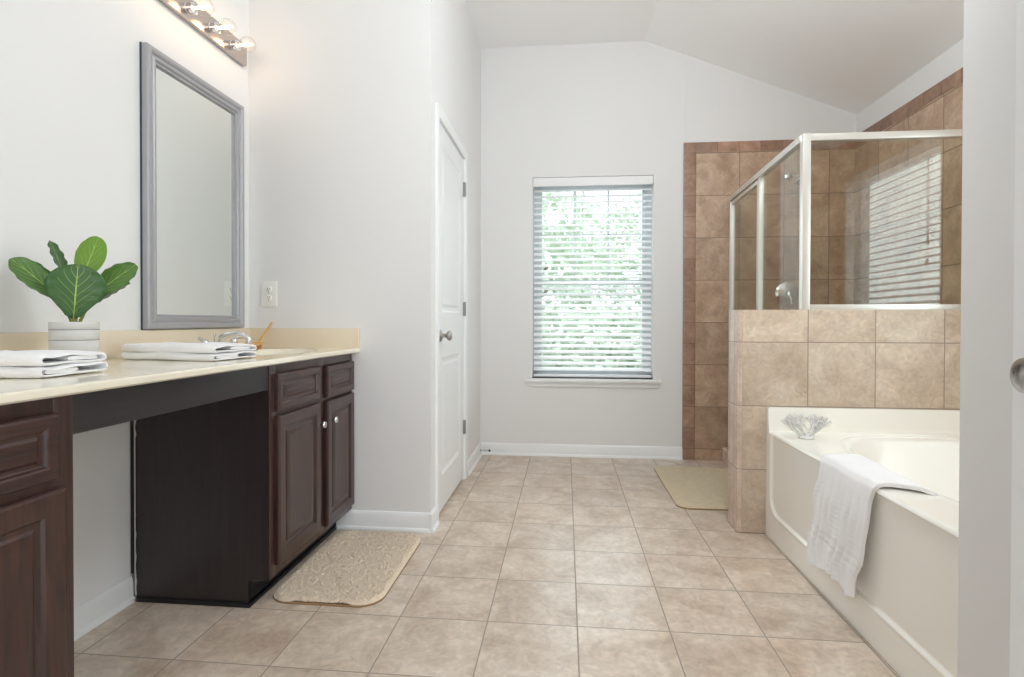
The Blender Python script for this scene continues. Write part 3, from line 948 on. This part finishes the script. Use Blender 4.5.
def leaf(base, tip, face, length_w, bend, cup, age, tipw=.62, fold=0.0):
    """base/tip in (r,u,t); face = leaf normal in (r,u,t)"""
    A = rel(*base); B = rel(*tip)
    d = (B - A); ln = d.length; d.normalize()
    nrm = (RV * face[0] + UV_ * face[1] + TV * face[2]); nrm = (nrm - d * nrm.dot(d)).normalized()
    sd = d.cross(nrm).normalized()
    nu_, nv_ = 22, 12
    P = []; UVc = []
    for i in range(nu_ + 1):
        u = math.sin(PI / 2 * i / nu_)
        w = (math.sqrt(max(0, 1 - ((u - .60) / .402) ** 2)) if u > .60 else .26 + .74 * smoothstep(0.02, .60, u) ** .8) * math.sqrt(min(1, u / .08 + .02))
        w *= length_w
        row = []
        for j in range(nv_ + 1):
            v = -1 + 2 * j / nv_
            q = A + d * (u * ln) + sd * (v * w) + nrm * (-bend * u * u * ln + cup * v * v * w + fold * abs(v) * w + .0022 * math.sin(u * 34 + (2 if v > 0 else 0)) * abs(v) ** 2)
            row.append(q); UVc.append((u, v))
        P.append(row)
    b = MB(); b.grid(P)
    o = b.build('leaf', LEAFM, pl, smooth=True, angle=180, recalc=False)
    me = o.data; uvl = me.uv_layers.new(name='UVMap')
    for lp in me.loops: uvl.data[lp.index].uv = UVc[lp.vertex_index]
    md = o.modifiers.new('thickness', 'SOLIDIFY'); md.thickness = .0009
    o['leaf_age'] = age
    b = MB(); b.tube([rel(0, .105, 0), rel(*[x * .3 for x in base[:1]], .12, base[2] * .5), A, A + d * .01], [.0035, .003, .0026, .0018], 8)
    st = b.build('leaf_stalk', STEMM, pl, smooth=True)
    return o

leaf((-.003, .138, .012), (.008, .290, .050), (0, .25, 1), .070, .08, .06, .10)
leaf((.010, .235, -.01), (.056, .384, -.012), (-.10, .1, 1), .036, .06, .10, .95)
leaf((-.020, .180, .0), (-.126, .310, .015), (.42, .60, .70), .047, .10, .12, .30)
leaf((-.008, .235, -.02), (-.060, .362, -.045), (.80, .25, .45), .030, -.05, .15, .05)
leaf((.028, .190, -.005), (.140, .312, .005), (-.42, .62, .70), .047, .08, .12, .42)
leaf((.03, .17, -.03), (.130, .255, -.03), (-.3, .95, .30), .028, .05, .2, .0)
leaf((-.02, .165, -.03), (-.118, .285, -.045), (.5, .8, .3), .030, .12, .2, .2)
leaf((.005, .22, -.03), (.034, .292, -.055), (0, .6, .8), .034, .1, .1, .1)
b = MB(); b.tube([rel(0, .11, 0), rel(.002, .16, -.004), rel(.004, .21, -.01), rel(.012, .235, -.012)], [.0055, .005, .004, .003], 10)
b.build('stem', STEMM, pl, smooth=True)

# ================================================================== MIRROR, LIGHT, OUTLET
mi = thing('wall_mirror', (XL, 2.25, 1.0), 'tall rectangular mirror in a moulded pewter frame above the sink', 'mirror')
MY0, MY1, MZ0, MZ1 = 1.912, 2.532, 1.003, 2.084
MX = XL + .008
b = MB()
prof = [(0, -.001), (0, .020), (.004, .025), (.016, .026), (.024, .022), (.027, .017), (.031, .018), (.037, .021), (.043, .020), (.047, .012), (.052, .013), (.056, .013), (.058, .001)]
b.rings([[(MX + d, MY0 + i, MZ0 + i), (MX + d, MY1 - i, MZ0 + i), (MX + d, MY1 - i, MZ1 - i), (MX + d, MY0 + i, MZ1 - i)] for i, d in prof], True, True, False)
b.build('mirror_frame', PEWTER, mi, smooth=True, angle=20)
b = MB(); b.box(XL + .001, MX + .0022, MY0 + .055, MY1 - .055, MZ0 + .055, MZ1 - .055); g_ = b.build('mirror_glass', SILVER, mi)
b = MB(); b.box(XL + .0002, XL + .0075, MY0 - .0015, MY0 + .002, MZ0 - .002, MZ1 + .002); b.build('backing_edge', DARKEDGE, mi)

li = thing('vanity_light', (XL, 2.257, 2.3), 'chrome light bar with clear globe bulbs on the wall above the mirror', 'wall light')
b = MB(); b.box(XL + .001, XL + .026, 1.945, 2.566, 2.297, 2.395); b.build('light_bar', BARM, li, bevel=.003)
for y in (1.985, 2.137, 2.290, 2.443):
    z = 2.338; x0 = XL + .026
    b = MB(); b.lathe([(.001, 0), (.022, 0), (.0225, .004), (.021, .006), (.021, .026), (.0225, .028), (.0225, .032), (.019, .034), (.001, .034)], (x0, y, z), (1, 0, 0), 28)
    sk = b.build('lamp_socket', CHROME, li, smooth=True, angle=30)
    b = MB(); b.lathe([(.014, .032), (.0145, .042), (.018, .047), (.028, .056), (.0345, .068), (.036, .08), (.0335, .093), (.025, .106), (.012, .114), (.001, .116)], (x0, y, z), (1, 0, 0), 28)
    bl_ = b.build('bulb', BGLASS, sk, smooth=True, angle=60)
    bl_['label'] = 'clear glowing globe bulb'
    b = MB(); b.tube([(x0 + .036, y, z), (x0 + .066, y - .008, z), (x0 + .078, y - .006, z), (x0 + .078, y + .006, z), (x0 + .066, y + .008, z), (x0 + .036, y, z)], .0036, 8)
    b.build('filament', FIL, sk, smooth=True)
    pd = bpy.data.lights.new('bulb_light', 'POINT'); pd.energy = .15; pd.color = (1.0, .60, .36); pd.shadow_soft_size = .03
    po = bpy.data.objects.new('bulb_light', pd); COL.objects.link(po); po.location = (x0 + .075, y, z)

ou = thing('electrical_outlet', (-1.491, YP, 1.17), 'ivory duplex outlet plate on the closet wall beside the mirror', 'outlet')
b = MB(); b.box(-1.532, -1.450, YP - .006, YP - .0005, 1.11, 1.237); b.build('cover_plate', PLATE, ou, bevel=.003)
for z in (1.152, 1.195):
    b = MB(); b.lathe([(.001, 0), (.0165, 0), (.0165, .003), (.015, .004), (.001, .004)], (-1.491, YP - .005, z), (0, -1, 0), 28)
    rc = b.build('receptacle', PLATE, ou, smooth=True, angle=40)
    b = MB()
    for dx in (-.006, .006): b.box(-1.491 + dx - .0011, -1.491 + dx + .0011, YP - .0097, YP - .0088, z - .001, z + .008)
    b.lathe([(.001, 0), (.0024, 0), (.0024, .0006), (.001, .0006)], (-1.491, YP - .009, z - .008), (0, -1, 0), 12)
    b.build('slot', HOLE, rc)
b = MB(); b.lathe([(.001, 0), (.003, 0), (.0025, .0012), (.001, .0015)], (-1.491, YP - .006, 1.1735), (0, -1, 0), 12); b.build('screw', NICKEL, ou)


# ================================================================== RUGS
def rug(name, label, cx_, cy_, lx, ly, rc, h, mat, seed, dx=.006, amp=.006, rot=0.0):
    random.seed(seed)
    root = thing(name, (cx_, cy_, 0), label, 'bath rug')
    def inside(x, y):
        ax_, ay = abs(x) - (lx / 2 - rc), abs(y) - (ly / 2 - rc)
        return math.hypot(max(ax_, 0), max(ay, 0)) + min(max(ax_, ay), 0) - rc   # signed distance
    ca, sa = math.cos(rot), math.sin(rot)
    nx2, ny2 = int(lx / dx), int(ly / dx)
    # map a square grid to the rounded rectangle
    P = []
    for i in range(nx2 + 1):
        row = []
        for j in range(ny2 + 1):
            u = -1 + 2 * i / nx2; v = -1 + 2 * j / ny2
            x = u * lx / 2; y = v * ly / 2
            if inside(x, y) > 0:
                ox = math.copysign(lx / 2 - rc, x); oy = math.copysign(ly / 2 - rc, y)
                q = Vector((x - ox, y - oy)); q = q * (rc / q.length); x, y = ox + q.x, oy + q.y
            dd = -inside(x, y)
            z = h * min(1, (max(dd, 0) / .014)) ** .5
            jx = jy = 0
            if dd > .003:
                am = amp * smoothstep(0, .02, dd)
                z += random.uniform(-am, am) * .8 + am * .5 * noise.noise(Vector((x * 45, y * 45, seed)))
                jx = random.uniform(-dx, dx) * .5; jy = random.uniform(-dx, dx) * .5
            X, Y_ = x + jx, y + jy
            row.append((cx_ + X * ca - Y_ * sa, cy_ + X * sa + Y_ * ca, max(z, .0078)))
        P.append(row)
    b = MB(); b.grid(P)
    pile = b.build('pile', mat, root, smooth=True, angle=180); pile['kind'] = 'stuff'
    b = MB(); out = []
    for k_ in range(72):
        a = 2 * PI * k_ / 72; c1, s1 = math.cos(a), math.sin(a)
        q = k_ // 18
        out.append((math.copysign(lx / 2 - rc, c1 if abs(c1) > 1e-9 else 1) + rc * c1, math.copysign(ly / 2 - rc, s1 if abs(s1) > 1e-9 else 1) + rc * s1))
    b.rings([[(cx_ + (x * f_) * ca - (y * f_) * sa, cy_ + (x * f_) * sa + (y * f_) * ca, z) for x, y in out] for z, f_ in ((.0005, 1.0), (.004, 1.004), (.007, 1.0))])
    b.build('binding', RUGEDGE, root, smooth=True)['label'] = 'tan bound edge'
    return root

rug('bath_rug', 'beige shaggy bath rug on the floor in front of the sink cabinet', -.885, 2.222, .43, .66, .085, .020, RUGM, 11, dx=.0036, amp=.0065)
rug('bath_rug', 'flat olive beige bath rug on the floor by the shower entry', .872, 3.515, .50, .88, .07, .013, RUGM2, 12, dx=.006, amp=.002)

# ================================================================== BATHTUB
TX0, TX1, TYA, TYB, DZ = .975, XR - .013, 1.233, KY0 - .001, .51
tb = thing('bathtub', (1.5, 1.98, 0), 'cream alcove garden bathtub with inset apron panel under the tiled knee wall', 'bathtub')
bcx, bcy, bax, bay = 1.575, 1.975, .435, .645


def tub_z(x, y):
    ex = 3.2
    r = (abs((x - bcx) / bax) ** ex + abs((y - bcy) / bay) ** ex) ** (1 / ex)
    lip = 0.0
    z = DZ
    if r < 1.0:
        t = (1 - r)
        z = DZ - .40 * smoothstep(0, .50, t) ** .8 - .012 * smoothstep(0, .05, t)
    else:
        z = DZ + .004 * math.exp(-((r - 1.03) / .02) ** 2)
    fl = 0
    for dd in (TYB - y, TX1 - x, y - TYA):
        fl = max(fl, smoothstep(.036, .024, dd))
    return z + fl * (.624 - DZ)


def panel_x(y, z):
    # inset rounded panel
    y0, y1, z0, z1, r = 1.28, 2.700, .128, .60, .085
    ax_ = abs(y - (y0 + y1) / 2) - ((y1 - y0) / 2 - r); az = abs(z - (z0 + z1) / 2) - ((z1 - z0) / 2 - r)
    sd = math.hypot(max(ax_, 0), max(az, 0)) + min(max(ax_, az), 0) - r
    ins = .009 * smoothstep(.0, -.008, sd) * smoothstep(.501, .495, z)
    ridge = .0022 * math.exp(-((sd - .004) / .004) ** 2) * smoothstep(.47, .44, z)
    return TX0 + ins - ridge

ysr = sorted(set([round(TYA + (TYB - TYA) * i / 190, 5) for i in range(191)] + [TYB - .036, TYB - .033, TYB - .030, TYB - .027, TYB - .024, TYB - .004, TYB - .001, TYA + .024, TYA + .03, TYA + .036]))
rows = []
for y in ysr:
    row = []
    flw = max(smoothstep(.036, .024, TYB - y), smoothstep(.036, .024, y - TYA)) * (.624 - DZ)
    for i in range(120):
        z = .002 + (.496 - .002) * i / 119
        row.append((panel_x(y, z), y, z + flw * smoothstep(.3, .496, z)))
    for a in range(1, 8):
        t = a / 8 * PI / 2
        row.append((TX0 + .014 - .014 * math.cos(t), y, .496 + .014 * math.sin(t) + flw))
    for i in range(131):
        x = TX0 + .014 + (TX1 - TX0 - .014) * i / 130
        row.append((x, y, max(tub_z(x, y), DZ + flw) if flw > 0 else tub_z(x, y)))
    rows.append(row)
b = MB(); b.grid(rows)
b.build('tub_shell', TUBM, tb, smooth=True, angle=75)
b = MB(); b.lathe([(.001, 0), (.035, 0), (.036, .004), (.03, .008), (.001, .009)], (1.62, 1.45, .099), seg=28)
b.build('drain', CHROME, tb, smooth=True)

# ================================================================== TOWEL DRAPED ON THE TUB
def draped():
    path = [(1.160, .462), (1.150, .492), (1.128, .518), (1.09, .529), (1.04, .530), (1.00, .530), (.978, .527), (.962, .512), (.956, .48), (.954, .42), (.953, .35), (.951, .28), (.949, .21), (.948, .17), (.947, .135)]
    # resample
    V_ = [Vector((x, z)) for x, z in path]; acc = [0]
    for i in range(1, len(V_)): acc.append(acc[-1] + (V_[i] - V_[i - 1]).length)
    tot = acc[-1]; n = 110; out = []
    for i in range(n + 1):
        s_ = tot * i / n; k_ = 0
        while k_ < len(acc) - 2 and acc[k_ + 1] < s_: k_ += 1
        f_ = (s_ - acc[k_]) / (acc[k_ + 1] - acc[k_]); out.append((V_[k_].lerp(V_[k_ + 1], f_), s_ / tot))
    m_ = 80; P = []
    for (q, u) in out:
        hang = smoothstep(.42, .60, u)
        y_far = 2.155 + .05 * smoothstep(.45, .95, u) - .02 * smoothstep(.2, 0, u) + .006 * math.sin(u * 23)
        y_near = 1.735 + .075 * smoothstep(0, .30, u) + .02 * smoothstep(.4, .7, u) + .05 * smoothstep(.65, 1, u) + .004 * math.sin(u * 30)
        row = []
        for j in range(m_ + 1):
            v = j / m_; y = y_near + (y_far - y_near) * v
            amp = hang * (.006 + .010 * u)
            wave = amp * (math.sin(v * 17 + u * 2.2) + .6 * math.sin(v * 31 - u * 5 + 1)) * .6
            crk = .0016 * math.sin(u * 210 + 3 * math.sin(v * 9)) * hang * (.4 + .6 * noise.noise(Vector((v * 5, u * 9, 2))))
            lump = .012 * smoothstep(.5, .95, v) * (1 - hang) * math.sin(PI * min(1, u / .42)) + .006 * (1 - hang) * noise.noise(Vector((v * 4, u * 8, 5)))
            x = q.x - abs(wave) - .001 - crk - hang * .004
            z = q.y + max(0, lump)
            if u > .86:
                tt = (u - .86) / .14
                z -= tt * (.012 * math.exp(-((v - .12) / .10) ** 2) + .006 * math.sin(v * 9) + .022 * smoothstep(.3, 1, v) - .004)
            # dobby band
            if hang > .9:
                x += .003 * math.exp(-((u - .80) / .012) ** 2) + .003 * math.exp(-((u - .84) / .010) ** 2)
            row.append(Vector((x, y, z)))
        P.append(row)
    b = MB(); b.grid(P)
    o = b.build('draped_towel', TOWELM, None, smooth=True, angle=180, recalc=False)
    md = o.modifiers.new('thickness', 'SOLIDIFY'); md.thickness = .013; md.offset = -1
    bv = o.modifiers.new('edge', 'BEVEL'); bv.width = .004; bv.segments = 2; bv.limit_method = 'ANGLE'; bv.angle_limit = math.radians(60)
    return o
dt = draped()
tag(dt, 'white terry towel draped over the front rim of the bathtub', 'towel')

# ================================================================== CORAL
random.seed(21)
b = MB()
CO = Vector((1.085, 2.575, DZ))


def branch(p, d, r, depth):
    L_ = random.uniform(.024, .040) * (.86 ** depth)
    pts_ = [p]; dd = d.copy()
    for i in range(3):
        dd = (dd + Vector((random.uniform(-.3, .3), random.uniform(-.3, .3), random.uniform(-.15, .25)))).normalized()
        nxt = pts_[-1] + dd * L_ / 3
        if nxt.z < DZ + .006: nxt.z = DZ + .006
        if nxt.y > 2.712: nxt.y = 2.712
        pts_.append(nxt)
    b.tube(pts_, [r, r * .92, r * .86, r * .8 if depth < 4 else r * .55], 7)
    if depth < 4:
        for _ in range(2 if depth else 3):
            nd = (dd + Vector((random.uniform(-.9, .9), random.uniform(-.6, .6), random.uniform(-.35, .55)))).normalized()
            branch(pts_[-1], nd, r * .82, depth + 1)
for k_ in range(9):
    a = k_ / 9 * 2 * PI + random.uniform(-.2, .2)
    branch(CO + Vector((.012 * math.cos(a), .012 * math.sin(a), .010)), Vector((math.cos(a) * 1.15, .8 * math.sin(a), .55 + random.uniform(-.15, .5))).normalized(), .0048, 0)
b.lathe([(.001, 0), (.030, 0), (.034, .006), (.024, .014), (.012, .02), (.001, .022)], CO, seg=18)
co = b.build('coral', CORALM, None, smooth=True, angle=60)
tag(co, 'white branching coral ornament on the far corner of the tub deck', 'ornament')

# ================================================================== SHOWER ENCLOSURE
GY = 2.83        # front glass plane
GX0, GX1 = 1.172, 1.222   # door plane x at the knee wall and at the back wall
HT = 1.962
en = thing('shower_enclosure', (1.2, GY, .1), 'framed glass shower enclosure with bright metal rails above the tiled knee wall', 'shower enclosure')
b = MB(); b.box(GX0 - .005, XR - .013, GY - .018, GY + .018, HT - .034, HT); b.build('header_rail', ALU, en, bevel=.003)
b = MB(); b.box(GX0 + .01, XR - .013, GY - .018, GY + .018, KZ, KZ + .028); b.build('sill_rail', ALU, en, bevel=.003)
b = MB(); b.box(GX0 - .012, GX0 + .026, GY - .02, GY + .018, KZ - .0005, HT + .002); b.build('corner_post', ALU, en, bevel=.004)
b = MB(); b.box(GX0 + .026, XR - .014, GY - .003, GY + .003, KZ + .026, HT - .03)
b.build('front_glass', SGLASS, en)
def gx(y): return GX0 + (GX1 - GX0) * (y - GY) / (YB - GY)


def seg(b, y0, y1, z0, z1, dx0, dx1):
    P = []
    for y in (y0, y1):
        P.append([(gx(y) + dx0, y, z0), (gx(y) + dx1, y, z0), (gx(y) + dx1, y, z1), (gx(y) + dx0, y, z1)])
    b.rings(P)
YE = YB - .017
b = MB(); seg(b, GY + .01, YE, HT - .034, HT, -.018, .018); b.build('side_header_rail', ALU, en, bevel=.003)
b = MB(); seg(b, KY1 + .001, YE, .104, .128, -.016, .016); b.build('side_sill_rail', ALU, en, bevel=.003)
b = MB(); seg(b, YE - .03, YE, .128, HT - .034, -.016, .016); b.build('wall_jamb', ALU, en, bevel=.003)
YM = 3.50
b = MB(); seg(b, YM - .014, YM + .014, .128, HT - .034, -.014, .014); b.build('mid_post', ALU, en, bevel=.003)
b = MB(); seg(b, KY1 + .002, YM - .012, .126, HT - .03, -.003, .003); b.build('side_glass', SGLASS, en)
b = MB(); seg(b, GY + .018, KY1 + .004, KZ + .001, HT - .03, -.003, .003); b.build('side_glass', SGLASS, en)
# hinged door between mid post and wall jamb
b = MB()
seg(b, YM + .02, YM + .04, .135, HT - .042, -.011, .011); seg(b, YE - .055, YE - .034, .135, HT - .042, -.011, .011)
seg(b, YM + .04, YE - .055, HT - .066, HT - .042, -.011, .011); seg(b, YM + .04, YE - .055, .135, .165, -.011, .011)
df = b.build('shower_door', ALU, en, bevel=.002)
b = MB(); seg(b, YM + .035, YE - .05, .155, HT - .05, -.003, .003); b.build('door_glass', SGLASS, df)

# shower valve and head on the back wall
SY = YB - .014
sv = thing('shower_valve', (1.622, SY, 1.243), 'round chrome shower valve on the tiled back wall behind the glass', 'shower valve')
b = MB(); b.lathe([(.001, 0), (.085, 0), (.086, .004), (.075, .010), (.05, .014), (.034, .02), (.001, .02)], (1.622, SY, 1.243), (0, -1, 0), 40); b.build('escutcheon', CHROME, sv, smooth=True, angle=40)
b = MB(); b.lathe([(.001, .018), (.030, .018), (.028, .05), (.022, .062), (.001, .064)], (1.622, SY, 1.243), (0, -1, 0), 28)
b.tube([(1.622, SY - .05, 1.243), (1.628, SY - .062, 1.205), (1.632, SY - .066, 1.165)], [.012, .010, .007], 14); b.build('lever_handle', CHROME, sv, smooth=True, angle=50)
sh = thing('shower_sprayer', (1.625, SY, 2.09), 'small chrome shower head on an arm high on the back tile', 'shower head')
b = MB(); b.lathe([(.001, 0), (.028, 0), (.028, .004), (.014, .012), (.001, .012)], (1.625, SY, 2.105), (0, -1, 0), 24)
b.tube([(1.625, SY, 2.105), (1.627, SY - .06, 2.108), (1.632, SY - .11, 2.092), (1.637, SY - .14, 2.066)], .010, 14); b.build('arm', CHROME, sh, smooth=True, angle=50)
dv = Vector((.1, -.55, -.8)).normalized()
b = MB(); b.lathe([(.001, -.004), (.012, -.004), (.014, .012), (.02, .022), (.038, .044), (.041, .052), (.038, .058), (.001, .058)], (1.637, SY - .14, 2.066), dv, 28); b.build('spray_head', CHROME, sh, smooth=True, angle=40)

# ================================================================== OUTSIDE THE BACK WINDOW
b = MB(); b.box(-12, 14, 4.6, 30, -.4, -.35)
g_ = b.build('lawn', GRASS); structure(g_); g_.name = 'ground_outside'


def tree(x, y, h, r, seed, label):
    rnd = random.Random(seed)
    root = thing('tree', (x, y, -.35), label, 'tree', None)
    b = MB(); b.tube([(x, y, -.35), (x + .05, y, h * .35), (x - .05, y, h * .7)], [.14, .11, .05], 10)
    for k_ in range(6):
        a = rnd.uniform(0, 2 * PI); b.tube([(x, y, h * (.3 + .06 * k_)), (x + r * .6 * math.cos(a), y + r * .6 * math.sin(a), h * (.5 + .06 * k_))], [.05, .02], 6)
    b.build('trunk', BARK, root, smooth=True)
    b = MB()
    for k_ in range(2600):
        while True:
            q = Vector((rnd.uniform(-1, 1), rnd.uniform(-1, 1), rnd.uniform(-1, 1)))
            if .35 < q.length < 1 and noise.noise(q * 2.6 + Vector((seed, 0, 0))) > .02: break
        c1 = Vector((x, y, h * .62)) + Vector((q.x * r, q.y * r, q.z * h * .40))
        a = Vector((rnd.uniform(-1, 1), rnd.uniform(-1, 1), rnd.uniform(-1, 1))).normalized() * .10
        bb_ = a.cross(Vector((rnd.uniform(-1, 1), rnd.uniform(-1, 1), rnd.uniform(-1, 1)))).normalized() * .06
        b.add([c1 - a, c1 + bb_, c1 + a, c1 - bb_], [(0, 1, 2, 3)])
    o = b.build('foliage', LEAFT, root, recalc=False); o['kind'] = 'stuff'
def hedge(x0, x1, y, h, seed, label):
    rnd = random.Random(seed)
    root = thing('hedge', ((x0 + x1) / 2, y, -.35), label, 'hedge')
    b = MB()
    for k_ in range(5200):
        x = rnd.uniform(x0, x1); top = h * (.8 + .25 * noise.noise(Vector((x * .9, seed, 0))))
        c1 = Vector((x, y + rnd.uniform(-.5, .5), rnd.uniform(-.33, top)))
        a = Vector((rnd.uniform(-1, 1), rnd.uniform(-1, 1), rnd.uniform(-1, 1))).normalized() * .13
        bb_ = a.cross(Vector((rnd.uniform(-1, 1), rnd.uniform(-1, 1), rnd.uniform(-1, 1)))).normalized() * .08
        b.add([c1 - a, c1 + bb_, c1 + a, c1 - bb_], [(0, 1, 2, 3)])
    o = b.build('foliage', LEAFT, root, recalc=False); o['kind'] = 'stuff'
hedge(-4, 6, 9.5, 1.5, 4, 'pale green hedge across the yard, low behind the back window')
tree(-.9, 11.0, 3.9, 1.9, 1, 'pale green tree outside, behind the left half of the back window')
tree(2.6, 15.5, 4.6, 2.3, 2, 'pale green tree outside, behind the right half of the back window')
